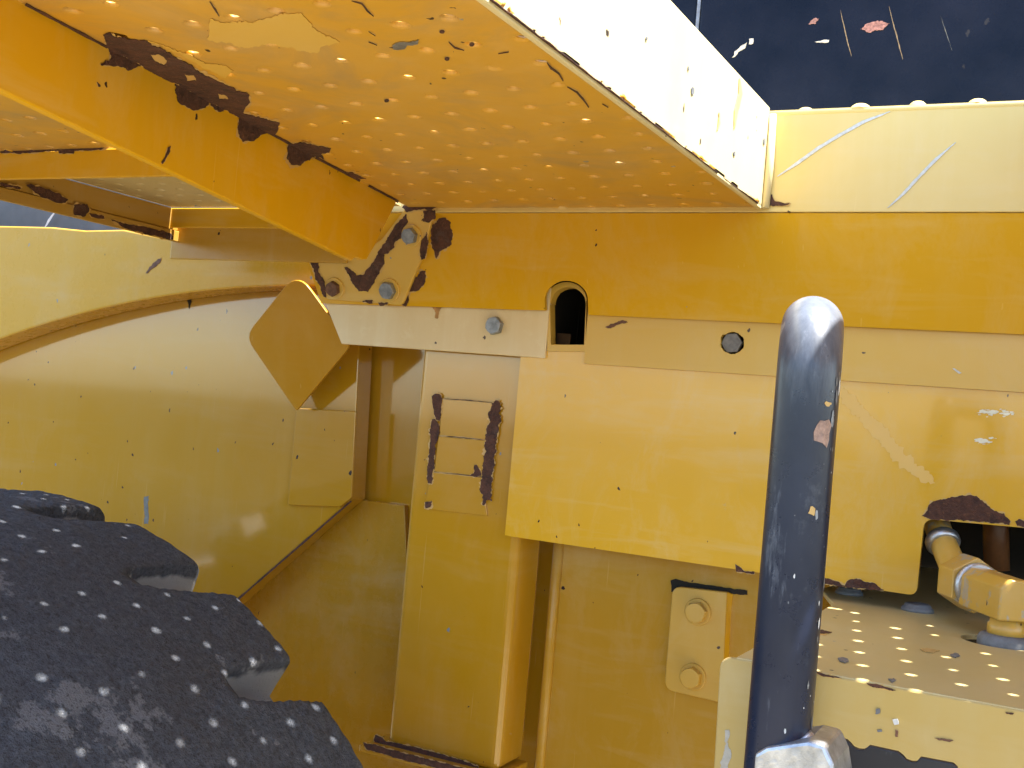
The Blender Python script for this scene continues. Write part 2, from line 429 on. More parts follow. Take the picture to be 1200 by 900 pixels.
# ------------------------------------------------------------------ decks
ZC = .279                                        # underside of the perforated deck
YC = 1.40                                        # its rear edge, at the wall
XF = -.390                                       # right hand kick plate
DANG = radians(9.5)
def deck(name, planes, z, ext, pitch, mat, label=None, hole=.0043, base_r=.0076, rise=.0030, ang=DANG, org=(-.462, .817), parent=None, solid=None):
    a, b = pitch; x0, x1, y0, y1 = ext
    e1 = Vector((cos(ang), -sin(ang) * .6, 0)) * a; e2 = Vector((-sin(ang) * 1.2, cos(ang), 0)) * b
    bm = bmesh.new()
    o = Vector((org[0], org[1], z))
    N = 16
    prof = [(base_r, 0), (base_r * .84, rise * .30), (base_r * .62, rise * .82), (hole * 1.12, rise), (hole, rise)]
    for i in range(-60, 60):
        for j in range(-40, 40):
            c = o + e1 * i + e2 * j
            if not (x0 - .1 < c.x < x1 + .1 and y0 - .1 < c.y < y1 + .1): continue
            rng = []
            for k in range(N):
                t = 2 * pi * (k / N); s, q = cos(t), sin(t); mx = max(abs(s), abs(q))
                # boundary of the lattice cell, corners at the odd eighths
                bu, bv = s / mx * .5, q / mx * .5
                rng.append(bm.verts.new(c + e1 * bu + e2 * bv))
            rings = [rng]
            jr = random.uniform(.88, 1.2); jh = random.uniform(.55, 1.15)
            for r, h in prof:
                rings.append([bm.verts.new(c + Vector((cos(2 * pi * k / N - ang) * r * jr, sin(2 * pi * k / N - ang) * r * jr, h * jh))) for k in range(N)])
            for m_, (A, B) in enumerate(zip(rings, rings[1:])):
                for k in range(N):
                    f = bm.faces.new((A[k], A[(k + 1) % N], B[(k + 1) % N], B[k])); f.smooth = m_ > 0
            if (solid and solid(c)) or random.random() < .12: bm.faces.new(rings[-1])
    bmesh.ops.remove_doubles(bm, verts=bm.verts[:], dist=.0004)
    for co, no in planes:
        bmesh.ops.bisect_plane(bm, geom=bm.verts[:] + bm.edges[:] + bm.faces[:], plane_co=co, plane_no=no, clear_outer=True)
    ob = link(name, finish(bm, name), mat, parent, label)
    md = ob.modifiers.new('thickness', 'SOLIDIFY'); md.thickness = .003; md.offset = 1.0 if True else -1
    return ob
# normals after finish() may point either way on an open sheet: fix them upwards
def face_up(o):
    me = o.data
    if sum(p.normal.z * p.area for p in me.polygons) < 0: me.flip_normals()
    return o

BA = Vector((-.761, .609, ZC)); BB = Vector((-.901, 1.348, ZC))     # support arm, upper edge
bd = (BB - BA).normalized(); BN = Vector((bd.y, -bd.x, 0))           # its right hand normal
B0 = BA - bd * .35
platform = face_up(deck('deck_sheet', [(Vector((XF, 0, 0)), NX), (BA, -BN), (Vector((0, YC, 0)), Vector((0, 1, 0))), (Vector((0, .30, 0)), Vector((0, -1, 0)))],
     ZC, (-1.0, XF, .3, YC), (.0455, .058), P_DECK, 'yellow perforated deck sheet seen from below, flaking along its edges', solid=lambda c: (c - BA).dot(BN) < .062))
ARM_T = .010
BL = BA - BN * ARM_T
tread1 = face_up(deck('step_tread', [(BL, BN), (Vector((0, 1.016, 0)), Vector((0, 1, 0))), (Vector((0, .30, 0)), Vector((0, -1, 0))), (Vector((-1.362, 0, 0)), -NX)],
     ZC, (-1.362, -.6, .3, 1.05), (.0455, .058), P_DECK, solid=lambda c: c.x < -1.30))
tread2 = face_up(deck('step_tread', [(BL, BN), (Vector((0, 1.386, 0)), Vector((0, 1, 0))), (Vector((0, 1.020, 0)), Vector((0, -1, 0))), (Vector((-1.362, 0, 0)), -NX)],
     ZC, (-1.362, -.6, 1.0, 1.42), (.040, .040), paint(.30, .45, .6, (.52, .36, .10), (.50, .42, .28), .3), ang=0.0, base_r=.008, hole=.0035, solid=lambda c: c.x < -1.30))
XR = -.016
deck_r = face_up(deck('deck_sheet', [(Vector((XR, .72, 0)), Vector((-.68, -.044, 0)).normalized()), (Vector((.85, 0, 0)), NX), (Vector((0, YC, 0)), Vector((0, 1, 0))), (Vector((0, .25, 0)), Vector((0, -1, 0)))],
     ZC, (XR - .08, .85, .25, YC), (.0425, .063), P_DECK))
def xr_(y): return XR - (y - .72) * .0647
# kick plates round the deck edges
plate('kick_plate', [(XF, .30, ZC - .004), (XF, YC - .006, ZC - .004), (XF, YC - .006, .403), (XF, .30, .403)], Vector((-.006, 0, 0)), P_FADED,
      label='sun bleached kick plate along the deck edge')
plate('kick_plate', [(xr_(.25), .25, ZC - .004), (xr_(1.39), 1.39, ZC - .004), (xr_(1.39), 1.39, .403), (xr_(.25), .25, .403)], Vector((.006, 0, 0)), P_FASC)
# rear riser with the walkway on top of it
riser = plate('riser', [(-1.0, YC, ZC - .006), (.9, YC, ZC - .006), (.9, YC, .398), (-1.0, YC, .398)], Vector((0, .006, 0)), P_FASC,
      label='pale yellow riser under the walkway edge, scratched')
walk = face_up(deck('walkway_sheet', [(Vector((-1.0, 0, 0)), -NX), (Vector((.9, 0, 0)), NX), (Vector((0, 1.72, 0)), Vector((0, 1, 0))), (Vector((0, YC + .0005, 0)), Vector((0, -1, 0)))],
     .398, (-1.0, .9, YC, 1.72), (.0665, .0665), P_FASC, ang=0.0, org=(-.3495, YC + .012), base_r=.0115, hole=.005, rise=.006))
tube('rolled_edge', [(-1.0, YC + .004, .397), (.9, YC + .004, .397)], .005, P_FASC, seg=12)
# weld bead where the kick plate meets the riser
tube('weld_bead', [(XF + .004, YC - .004, .277), (XF + .0045, YC - .0035, .33), (XF + .0035, YC - .004, .395)], [.005, .0055, .005], P_FADED, seg=10)
# cross ribs below the step treads
def rib(y, z0, z1, x0, x1, mat):
    return plate('cross_rib', [(x0, y, z0), (x1, y, z0), (x1, y, z1), (x0, y, z1)], Vector((0, .006, 0)), mat, bev=.0015)
def arm_x(y): return BL.x + (y - BL.y) * bd.x / bd.y
rib1 = rib(1.016, .242, ZC - .001, -1.362, arm_x(1.02) - .002, P_BEAM)
rib2 = rib(1.388, .246, ZC - .001, at_y(132, 250, 1.388).x, arm_x(1.388) - .055, P_BEAM)
rib3 = rib(1.405, .197, .262, at_y(200, 290, 1.405).x, -1.02, P_BRKT)
# left stringer of the steps: a rusty angle running back to the wall
XSG = -1.362
M_STR = paint(.04, .5, 1.6, (.40, .22, .02), (.42, .28, .12))
stringer = plate('stringer', [(XSG, .3, .243), (XSG, 1.41, .243), (XSG, 1.41, ZC - .001), (XSG, .3, ZC - .001)], Vector((-.006, 0, 0)), M_STR, label='rusty angle along the step treads')
plate('stringer_flange', [(XSG + .004, .3, .225), (XSG + .004, 1.412, .225), (XSG + .004, 1.412, .2425), (XSG + .004, .3, .2425)], Vector((-.008, 0, 0)), M_STR, stringer)

# ------------------------------------------------------------------ support arm of the deck
PA = (BA, BN)
arm = plate('support_arm', [B0 + NZ * .012, BB - bd * .004 + NZ * .010, at_pl(464, 239, PA), at_pl(452, 262, PA), at_pl(440, 287, PA), at_pl(430, 304, PA)]
      + [at_pl(x, y, PA) for x, y in arc(419, 309, 8, 7, -40, -150, 6)]
      + [at_pl(200, 201, PA), at_pl(0, 105, PA), at_pl(-160, 28, PA)], -BN * ARM_T, P_BEAM, bev=.0015,
      label='tapered yellow arm carrying the deck')
fa = lambda x, y: at_pl(x, y, PA)
fc = lambda x, y: at_z(x, y, ZC)
ND = -NZ
def jl(x): return 10 + .5294 * (x - 40)          # arm / deck joint in the picture
patch('rust_flake', [(117, 76), (129, 69), (128, 60), (125, jl(125)), (165, jl(165)), (157, 80), (150, 82), (138, 77)], fa, BN, M_RUST, arm)
patch('rust_flake', [(206, jl(206)), (207, 118), (220, 126), (232, 130), (243, 124), (246, jl(246))], fa, BN, M_RUST, arm)
patch('rust_flake', [(246, 123), (255, 131), (262, 130), (258, jl(258)), (247, jl(247))], fa, BN, M_RUST, arm, 1)
patch('rust_flake', [(280, jl(280)), (278, 155), (284, 167), (298, 163), (312, 155), (322, jl(322))], fa, BN, M_RUST, arm)
patch('rust_flake', [(338, jl(338)), (335, 185), (340, 194), (352, 194), (360, 186), (370, jl(370))], fa, BN, M_RUST, arm)
patch('rust_flake', [(196, 173), (199, 171), (198, 177), (195, 184), (190, 192), (189, 190), (194, 182)], fa, BN, M_RUST, arm, .6)
patch('rust_flake', [(113, 96), (117, 101), (115, 102)], fa, BN, M_RUST, arm, .4)
patch('rust_flake', [(124, jl(124)), (121, 40), (128, 38), (140, 43), (172, 48), (200, 62), (230, 81), (262, 97), (291, 111), (293, 119), (286, 130), (300, 136), (318, 140), (327, 143), (322, jl(322) - .3)],
      fc, ND, M_RUST, platform, 1.5, 3, holes=[[(176, 63), (186, 62), (196, 70), (192, 76), (182, 71)], [(216, 86), (227, 87), (230, 93), (220, 94)], [(254, 108), (264, 110), (268, 115), (258, 115)]])
patch('rust_flake', [(340, jl(340)), (352, 167), (362, 168), (388, 173), (386, 178), (376, 180), (380, 185), (366, jl(366))], fc, ND, M_RUST, platform, 1)
# dark open joint along the arm and along the kick plate
def seam(a, b, w, fn, n, parent, mat=M_RUST, seed=3):
    rg = random.Random(seed); A = Vector(a); B = Vector(b); L = (B - A).length; k = int(L / 5)
    nr = Vector((-(B - A).y, (B - A).x)) / L; top = []; bot = []
    for i in range(k + 1):
        p = A + (B - A) * i / k; s = w * (.75 + .5 * noise.noise(Vector((i * .31, seed, 0))) + .25 * rg.random())
        top.append(tuple(p + nr * s * .5)); bot.append(tuple(p - nr * s * .5))
    return patch('rust_seam', top + bot[::-1], fn, n, mat, parent, 0, 3)
seam((30, 4), (126, jl(126) - 1), 3.0, fc, ND, platform, seed=2)
seam((290, jl(290) - 1), (345, jl(345) - 1), 3.0, fc, ND, platform, seed=5)
seam((370, jl(370) - 1), (422, jl(422) - 1), 3.0, fc, ND, platform, seed=6)
seam((432, 217), (467, 236), 3.2, fc, ND, platform, seed=9)
seam((574, -2), (840, 203), 5.0, fc, ND, platform, seed=4)
seam((846, 208), (888, 238), 3.6, fc, ND, platform, seed=8)
patch('rust_flake', [(400, 202), (412, 201), (424, 207), (429, 209), (412, 208), (404, 206)], fc, ND, M_RUST, platform, .8)
# paint lifted and peeled off the deck underside
patch('peeled_paint', [(246, 22), (262, 26), (300, 24), (330, 16), (352, 14), (362, 24), (372, 36), (398, 48), (376, 54), (372, 62), (350, 58), (318, 50), (290, 56), (262, 48), (244, 46)], fc, ND, paint(.22, .45, .3, (.62, .36, .03), (.66, .46, .15)), platform, 1.6, 3, .0003, .0004)
patch('peeled_paint', [(170, 46), (200, 56), (236, 78), (264, 90), (274, 82), (262, 76), (240, 72), (214, 60), (180, 48)], fc, ND, paint(.22, .45, .3, (.62, .36, .03), (.66, .46, .15)), platform, 1.2, 3, .0003, .0004)
patch('peeled_paint', [(460, 52), (466, 49), (482, 48), (491, 46), (490, 50), (478, 52), (474, 56), (461, 57)], fc, ND, M_STEEL, platform, 1, 3)
for x, y in ((553, 51), (524, 68), (453, 117), (518, 36)):
    patch('paint_chip', arc(x, y, 3, 2, 0, 330, 8), fc, ND, M_RUST, platform, .5)
def crack(pts, w, fn, n, parent, mat=M_RUST):
    p = [Vector(q) for q in pts]; a = []; b = []
    for i, q in enumerate(p):
        d = (p[min(i + 1, len(p) - 1)] - p[max(i - 1, 0)]).normalized(); m = Vector((-d.y, d.x)); s = w * (.25 if i in (0, len(p) - 1) else 1) * .5
        a.append(tuple(q + m * s)); b.append(tuple(q - m * s))
    patch('paint_crack', a + b[::-1], fn, n, mat, parent, .25, 4)
crack([(641, 72), (646, 79), (655, 85), (660, 94)], 2.0, fc, ND, platform)
crack([(665, 101), (676, 107), (683, 115), (690, 125)], 2.2, fc, ND, platform)
crack([(706, 121), (713, 125)], 2.5, fc, ND, platform)
crack([(526, 48), (533, 55), (544, 58)], 1.6, fc, ND, platform)
crack([(432, 36), (440, 41)], 1.6, fc, ND, platform); crack([(432, 48), (442, 52)], 1.5, fc, ND, platform)
crack([(246, 1), (252, 10), (257, 18)], 1.8, fc, ND, platform)
crack([(412, 0), (424, 3), (431, 12), (438, 18)], 1.6, fc, ND, platform)
crack([(584, 62), (596, 60)], 1.5, fc, ND, platform)
# flaking rust on the first tread and ribs
fr1 = lambda x, y: at_y(x, y, 1.016)
patch('rust_flake', [(0, 167), (14, 168), (40, 173), (60, 174), (84, 172), (120, 170), (130, 171), (118, 176), (90, 177), (60, 177), (30, 180), (0, 179)], fr1, NY, M_RUST, rib1, .8)
patch('rust_flake', [(68, 175), (88, 174), (87, 180), (70, 180)], fr1, NY, M_RUST, rib1, .8)
patch('rust_flake', [(8, 157), (14, 165), (15, 178), (8, 176)], lambda x, y: at_y(x, y, 1.014), NY, P_BEAM, rib1, .5)
fst = lambda x, y: at_x(x, y, XSG + .004)
for q in ([(30, 216), (50, 219), (66, 226), (80, 234), (76, 238), (60, 236), (44, 228)], [(86, 240), (102, 239), (104, 248), (98, 254), (87, 252)], [(130, 258), (160, 264), (200, 273), (202, 281), (184, 277), (150, 269)], [(0, 214), (24, 219), (24, 222), (0, 218)], [(104, 250), (122, 253), (122, 257), (106, 254)]):
    patch('rust_flake', q, fst, NX, M_RUST, stringer, 1.0)

# ------------------------------------------------------------------ inclined plate, strip and slot
ZS = .138
TP = (Vector((0, YC, ZC)), Vector((0, -(ZC - ZS), -.04)).normalized())      # leans inwards going down
fp = lambda x, y: at_pl(x, y, TP)
NT = TP[1] if TP[1].y < 0 else -TP[1]
def tz(z, x): return Vector((x, YC + (ZC - z) / (ZC - ZS) * .04, z))
xa = fp(639, 364).x; xb = fp(690, 369).x
archp = [fp(639, 364), fp(638, 350)] + [fp(x, y) for x, y in arc(663.5, 352, 25.5, 23, 180, 360, 18)] + [fp(689.5, 369)]
upper = plate('inclined_plate', [tz(.272, -1.13), tz(ZS, -1.085)] + archp + [tz(ZS, .9), tz(.272, .9)], -NT * .006, P_BEAM, bev=.0012,
      label='orange yellow plate leaning inwards below the deck')
YS = 1.447
SB = .0755
def xs(px, py): return at_y(px, py, YS).x
x_l = xs(641, 390)
x_r = xs(686, 400)
strip1 = plate('flat_bar', [(xs(372, 330), YS, .170), (xs(400, 403), YS, SB + .002), (x_l, YS, SB), (x_l, YS, .175)], Vector((0, .008, 0)), P_STRIP, bev=.0012,
      label='pale weathered flat bar with one zinc bolt')
strip2 = plate('flat_bar', [(x_r, YS, .175), (x_r, YS, SB - .004), (.9, YS, SB - .004), (.9, YS, .175)], Vector((0, .008, 0)), P_STRIP2, bev=.0012,
      holes=[[at_y(x, y, YS) for x, y in jag(arc(858, 402, 14.0, 13.5, 0, 345, 22), .8, 2, 5)]], label='yellow flat bar with one recessed bolt')
# arched slot collar between the two bars
def collar():
    o = [(641.5, 412)] + [(640.5, 352)] + arc(664, 352, 23.5, 21.5, 180, 360, 20) + [(687, 352), (686, 412)]
    i = [(645.5, 404)] + [(644.5, 352)] + arc(666, 356, 20.5, 19.5, 180, 360, 20) + [(686.6, 356), (684.5, 404)]
    plate('slot_collar', [at_y(x, y, YS + .002) for x, y in o], Vector((0, .016, 0)), P_STRIP2, holes=[[at_y(x, y, YS + .002) for x, y in i]], bev=.0008)
collar()
plate('slot_tab', ylist([(647, 403), (688, 406), (686, 432), (645, 432)], 1.456), Vector((0, .004, 0)), P_PANEL, bev=.001)
sx0 = xs(640, 390) - .004; sx1 = xs(688, 390) + .014
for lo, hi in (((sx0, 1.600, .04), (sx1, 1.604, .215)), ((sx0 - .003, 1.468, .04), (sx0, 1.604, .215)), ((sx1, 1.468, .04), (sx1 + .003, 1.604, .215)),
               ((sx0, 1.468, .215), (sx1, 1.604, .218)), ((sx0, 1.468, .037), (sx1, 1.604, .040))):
    box('slot_interior', lo, hi, M_HOLE, bev=0)  # closed dark box added to keep the slot black
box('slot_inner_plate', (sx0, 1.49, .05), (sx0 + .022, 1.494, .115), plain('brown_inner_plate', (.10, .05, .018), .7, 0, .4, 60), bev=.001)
bolt(at_y(581, 382, YS), NY, .0135, .010, M_STEEL, strip1, washer=0, turn=.3)
bolt(at_y(858, 402, YS + .006), NY, .0140, .003, plain('dull_bolt', (.20, .19, .18), .6, .3, .4, 120), strip2, washer=0, turn=.1)

# bracket plate that bolts the arm to the inclined plate
mp = [(358, 293), (386, 350), (474, 357), (497, 302), (506, 268), (512, 246), (477, 245), (450, 280), (420, 300), (400, 296)]
mount = plate('mounting_plate', [fp(*p) + NT * .007 for p in rnd(mp, [4, 4, 4, 0, 0, 4, 0, 0, 0, 0])], -NT * .0065, P_STRIP2, bev=.0015, label='rust edged mounting plate with three bolts')
fm = lambda x, y: fp(x, y) + NT * .007
def z5(l): return [(340 + x / 5.4545, 220 + y / 5.4545) for x, y in l]
for q in ([(755, 165), (770, 215), (740, 260), (735, 320), (690, 345), (680, 380), (640, 415), (615, 420), (620, 480), (590, 540), (550, 600), (515, 660), (460, 655), (410, 590), (370, 510), (385, 500), (440, 555), (490, 545), (560, 450), (600, 380), (690, 240)],
          [(735, 125), (775, 88), (960, 118), (945, 130), (850, 140), (770, 150)],
          [(870, 140), (945, 140), (945, 190), (905, 215), (870, 215), (855, 205), (875, 190)],
          [(80, 430), (100, 405), (130, 415), (165, 400), (190, 405), (195, 440), (205, 530), (240, 610), (250, 695), (235, 690), (185, 570), (140, 440)],
          [(480, 725), (520, 708), (545, 715), (545, 735)], [(580, 730), (645, 730), (640, 745), (600, 745)],
          [(890, 280), (900, 335), (880, 450), (855, 455), (845, 410), (850, 370), (865, 320)]):
    patch('rust_flake', z5(q), fm, NT, M_RUST, mount, 1.0, 2.2)
for q in ([(905, 240), (950, 200), (990, 195), (1020, 215), (1040, 290), (1030, 360), (1000, 395), (965, 410), (940, 455), (930, 450), (925, 400), (905, 375)],
          [(780, 585), (815, 570), (830, 530), (865, 530), (870, 570), (850, 620), (830, 650), (790, 660), (770, 665), (742, 752), (715, 748), (745, 660)]):
    patch('rust_flake', z5(q), fp, NT, M_RUST, upper, 1.4, 2.2)
bolt(fm(485.8, 275.5), NT, .0125, .009, M_STEEL, mount, 1.35, .2, P_STRIP2)
bolt(fm(396, 337), NT, .0120, .008, M_RUSTB, mount, 1.4, .5, P_STRIP2)
bolt(fm(460, 339), NT, .0135, .009, M_STEEL, mount, 1.3, .9, P_STRIP2)
# rust stain, stray chips
patch('rust_stain', [(506, 359), (519, 359), (515, 364), (513, 373), (511, 373), (510, 364)], lambda x, y: at_y(x, y, YS), NY, plain('rust_stain', (.50, .26, .08), .6, 0, .5, 80), strip1, 1, 2)
patch('rust_flake', [(709, 383), (722, 378), (730, 375), (736, 378), (726, 380), (713, 385)], lambda x, y: at_y(x, y, YS), NY, M_RUSTB, strip2, .8, 2)
patch('bare_scratch', [(1116, 432), (1119, 432), (1127, 437), (1124, 438)], lambda x, y: at_y(x, y, YS), NY, M_WHITE, strip2, .3, 2)

# ------------------------------------------------------------------ side panel (cover with a cut-out)
YP = 1.452
pan = [(607, 414), (594, 628), (870, 666), (1064, 699), (1076, 690), (1084, 628)]
pa = ylist(rnd([(594, 628), (1074, 698), (1083, 608), (1260, 624)], [3, 10, 12, 0]), YP)
XP0 = at_y(601, 520, YP).x
panel = plate('side_panel', [(XP0, YP, SB + .02)] + [(XP0, YP, pa[0].z)] + pa[1:] + [(.5, YP, pa[-1].z), (.5, YP, SB + .02)], Vector((0, .010, 0)), P_PANEL, bev=.0025, seg=3,
      label='glossy yellow side cover with a rust edged cut-out')
fy = lambda Y: (lambda x, y: at_y(x, y, Y))
patch('rust_flake', [(1080, 605), (1088, 596), (1090, 588), (1104, 585), (1120, 582), (1136, 580), (1146, 583), (1156, 590), (1164, 598), (1176, 602), (1184, 611), (1183, 615), (1150, 611), (1120, 609), (1092, 609)], fy(YP), NY, M_RUST, panel, 1.3, 3)
patch('rust_flake', [(1190, 611), (1194, 608), (1210, 614), (1210, 619), (1192, 616)], fy(YP), NY, M_RUST, panel, .8, 3)
patch('rust_flake', [(956, 681), (970, 678), (984, 682), (990, 686), (994, 681), (1004, 678), (1014, 682), (1022, 682), (1030, 688), (1036, 692), (1020, 691), (990, 687), (957, 684)], fy(YP), NY, M_RUST, panel, .9, 2.5)
patch('rust_flake', [(862, 661), (866, 664), (872, 669), (884, 670), (884, 673), (866, 670), (863, 670)], fy(YP), NY, M_RUST, panel, .5, 2.5)
patch('bare_scratch', [(984, 452), (992, 456), (1010, 476), (1032, 496), (1060, 530), (1092, 556), (1096, 566), (1080, 564), (1056, 548), (1036, 524), (1014, 500), (994, 478), (986, 470)], fy(YP), NY, paint(.40, .32, 0, (.70, .40, .03), (.74, .52, .20)), panel, 3.0, 4, .0001, .0003)
# glints on the cover, painted as clusters of small white flakes
M_SPOT = plain('painted_glint_white', (.80, .78, .66), .30, 0, .2, 150)
for cx, cy, rx, ry, nn in ((1164, 484, 28, 5, 22), (1156, 516, 15, 5, 16)):
    g = random.Random(cx)
    for k in range(nn):
        a = g.uniform(0, 6.28); q = sqrt(g.random()); e = g.uniform(.5, 1.2) * (1.25 - q)
        patch('painted_glint', arc(cx + cos(a) * q * rx, cy + sin(a) * q * ry, 6.0 * e, 1.8 * e, 0, 330, 9), fy(YP), NY, M_SPOT, panel, .7, 2, .0001 + k * .00004, .00003)

# ------------------------------------------------------------------ column under the strip
YCOL = 1.470
cx0 = at_y(474, 640, YCOL).x; cx1 = at_y(606, 640, YCOL).x; cz0 = at_y(450, 872, YCOL).z
col = box('column', (cx0, YCOL, cz0), (cx1, YCOL + .085, .12), P_BODY, bev=.011, seg=4, label='upright box column with a rust framed plate')
fcol = fy(YCOL)
plate('column_foot', [(at_y(425, 868, YCOL - .02).x, YCOL - .028, cz0), (cx1 + .01, YCOL - .028, cz0), (cx1 + .01, YCOL + .08, cz0), (at_y(425, 868, YCOL - .02).x, YCOL + .08, cz0)], Vector((0, 0, -.010)), P_BODY, bev=.0015)
ZF = cz0
patch('rust_flake', [(440, 861), (448, 864), (452, 868), (480, 874), (520, 884), (545, 892), (560, 898), (560, 902), (520, 897), (470, 886), (445, 876), (438, 868)], fcol, NY, M_RUST, col, .8, 2.5)
patch('rust_flake', [(426, 870), (440, 873), (480, 884), (540, 899), (560, 905), (545, 908), (480, 892), (430, 878)], fy(YCOL - .0285), NY, M_RUST, col, .7, 2.5)
for i, q in enumerate(([(519, 467), (578, 472), (572, 515.5), (516, 510.5)], [(515, 511.5), (571.5, 516.5), (566, 558), (510, 552.5)], [(510, 553.5), (565.5, 559), (575, 604), (500, 596)])):
    if i == 2: q = [(506, 553.2), (566, 559), (572, 604.5), (499, 596)]
    plate('tag_plate', [fcol(*p) + NY * .003 for p in rnd(q, 1.5, 3)], -NY * .0028, P_BODY, col, bev=.0006)
fcp = lambda x, y: fcol(x, y) + NY * .0031
def z7(l): return [(490 + x / 5.625, 450 + y / 5.625) for x, y in l]
patch('rust_flake', z7([(103, 75), (125, 65), (160, 75), (165, 130), (155, 200), (150, 238), (125, 235), (112, 180), (105, 120)]), fcp, NY, M_RUST, col, 1.0, 2.0)
patch('rust_flake', z7([(100, 235), (118, 232), (140, 265), (148, 310), (140, 345), (120, 400), (118, 480), (108, 590), (98, 655), (72, 655), (75, 480), (90, 380), (82, 320), (92, 270)]), fcp, NY, M_RUST, col, 1.2, 2.0)
patch('rust_flake', z7([(495, 125), (530, 110), (550, 125), (552, 180), (545, 250), (530, 350), (515, 420), (510, 520), (490, 650), (488, 775), (465, 770), (435, 800), (430, 740), (418, 680), (430, 600), (440, 500), (450, 380), (465, 290), (478, 200)]), fcp, NY, M_RUST, col, 1.6, 2.0)
patch('rust_flake', z7([(52, 775), (100, 768), (92, 815), (55, 822)]), fcp, NY, M_RUST, col, 1.0, 2.0)
patch('rust_flake', z7([(380, 535), (395, 530), (412, 560), (420, 600), (380, 610), (350, 603), (375, 590)]), fcp, NY, M_RUST, col, .8, 2)
crack([(519, 467.5), (548, 469), (578, 472)], 1.2, fcp, NY, col); crack([(516, 510.5), (545, 513), (572, 516)], 1.0, fcp, NY, col); crack([(510, 553), (540, 556), (566, 559)], 1.0, fcp, NY, col)

# ------------------------------------------------------------------ lower wall right of the column
YL = 1.552
lw = box('lower_wall', (at_y(640, 760, YL).x, YL, -.75), (at_y(893, 760, YL).x, YL + .006, .0), P_BRKT, bev=.001, label='dull yellow wall between the column and the step')
tube('edge_bend', [(at_y(645, 760, YL).x, YL - .002, -.75), (at_y(645, 760, YL).x, YL - .002, .0)], .008, P_BRKT, seg=12)
box('side_wall', (at_y(893, 760, YL).x - .004, YL + .002, -.75), (at_y(893, 760, YL).x + .002, 2.0, .0), P_BRKT, bev=0)
YB = 1.540
bk = [(788, 688), (869, 696), (848, 824), (779, 806)]
brk = plate('bolted_bracket', ylist(rnd([(788, 687), (852, 694), (846, 824), (778, 808)], [11, 0, 0, 12]), YB), Vector((0, .010, 0)), P_PLATE, bev=.0015, label='dull yellow bracket with two painted bolts')
plate('bracket_return', [at_y(852, 694, YB), at_y(869, 700, YB + .03), at_y(862, 778, YB + .03), at_y(846, 824, YB)], Vector((0, .006, 0)), P_BEAM, brk, bev=.0008)
bolt(at_y(818, 717, YB), NY, .0150, .011, P_PLATE, brk, 1.25, .25)
bolt(at_y(812, 793, YB), NY, .0150, .011, P_PLATE, brk, 1.25, .5)
patch('painted_shadow_gap', [(786, 680), (792, 678), (800, 681), (876, 692), (876, 697), (868, 697), (796, 688), (787, 694)], fy(YL - .0005), NY, M_HOLE, lw, .5, 2.5)  # flat black patch painting the shade above the bracket

# ------------------------------------------------------------------ wheel arch and inner fender
YU = 1.50
def fa_y(x): return 335 + (x - 345) ** 2 * 5.2e-4 + max(0, 120 - x) ** 2 * 2e-5
archl = [(x, fa_y(x)) for x in range(430, -121, -10)]
fu = plate('fender_panel', ylist([(-120, 262), (60, 266), (100, 270), (145, 269), (205, 281), (300, 283), (430, 290)] + archl, YU), Vector((0, .058, 0)), P_FUP, bev=.003, seg=3,
      label='pale yellow fender panel above the wheel arch')
patch('rust_flake', [(171, 320), (178, 311), (186, 303), (190, 302), (188, 308), (180, 314), (173, 320)], fy(YU), NY, M_RUSTB, fu, .7, 2)
crack([(52, 268), (58, 258), (66, 247)], 3.0, fy(1.72), NY, fu, M_WHITE)
YI = 1.560
fi = plate('arch_liner', ylist([(-160, 300), (432, 310), (421, 405), (412, 585), (275, 706), (120, 842), (-160, 842)], YI), Vector((0, .040, 0)), P_FENDER, bev=.002,
      label='large inner fender panel with a slanted edge')
plate('cover_plate', ylist([(347, 478), (417, 482), (412, 583), (398, 594), (337, 592)], YI - .0065), Vector((0, .006, 0)), P_FENDER, bev=.0016)
ln = plate('slanted_panel', ylist([(205, 770), (410, 584), (474, 592), (490, 960), (205, 960)], 1.6015), Vector((0, .012, 0)), P_LOW, bev=.002, label='lower yellow panel under the slanted edge')
plate('recess_panel', ylist([(395, 385), (525, 385), (525, 640), (395, 640)], 1.6140), Vector((0, .006, 0)), P_BODY, bev=0)
seam((277, 704), (412, 587), 2.4, fy(YI - .0002), NY, fi, seed=12)
patch('rust_flake', [(219, 350), (225, 349), (224, 355), (222, 362), (221, 355)], fy(YI), NY, M_HOLE, fi, .5, 2)
patch('grey_scuff', [(169, 582), (174, 581), (174, 614), (169, 614)], fy(YI), NY, plain('grey_scuff', (.17, .175, .16), .5, 0, .4, 90), fi, .7, 3, .0001, .0002)
# diamond shaped guard plate
DP = (at_y(345, 330, 1.476), Vector((0, -cos(radians(14)), -sin(radians(14)))))
plate('diamond_plate', [at_pl(x, y, DP) for x, y in rnd([(348, 318), (411, 405), (347, 482), (287, 394)], [26, 8, 3, 16], 7)], -DP[1] * .005, paint(.02, .36, 0, (.46, .215, .003), spec=.2, film=.05), bev=.001,
      label='diamond shaped yellow guard plate, leaning forward')
box('guard_stay', (-1.185, 1.498, .085), (-1.160, 1.560, .110), P_BODY, bev=.002)

# ------------------------------------------------------------------ things behind
box('backing_wall', (-2.6, 1.625, -1.1), (-.70, 1.640, .20), P_BODY, bev=0)
box('dark_rear_panel', (-2.8, 1.73, .10), (-1.0, 1.76, .80), M_GREYD, bev=0, label='scuffed dark grey panel behind the fender')
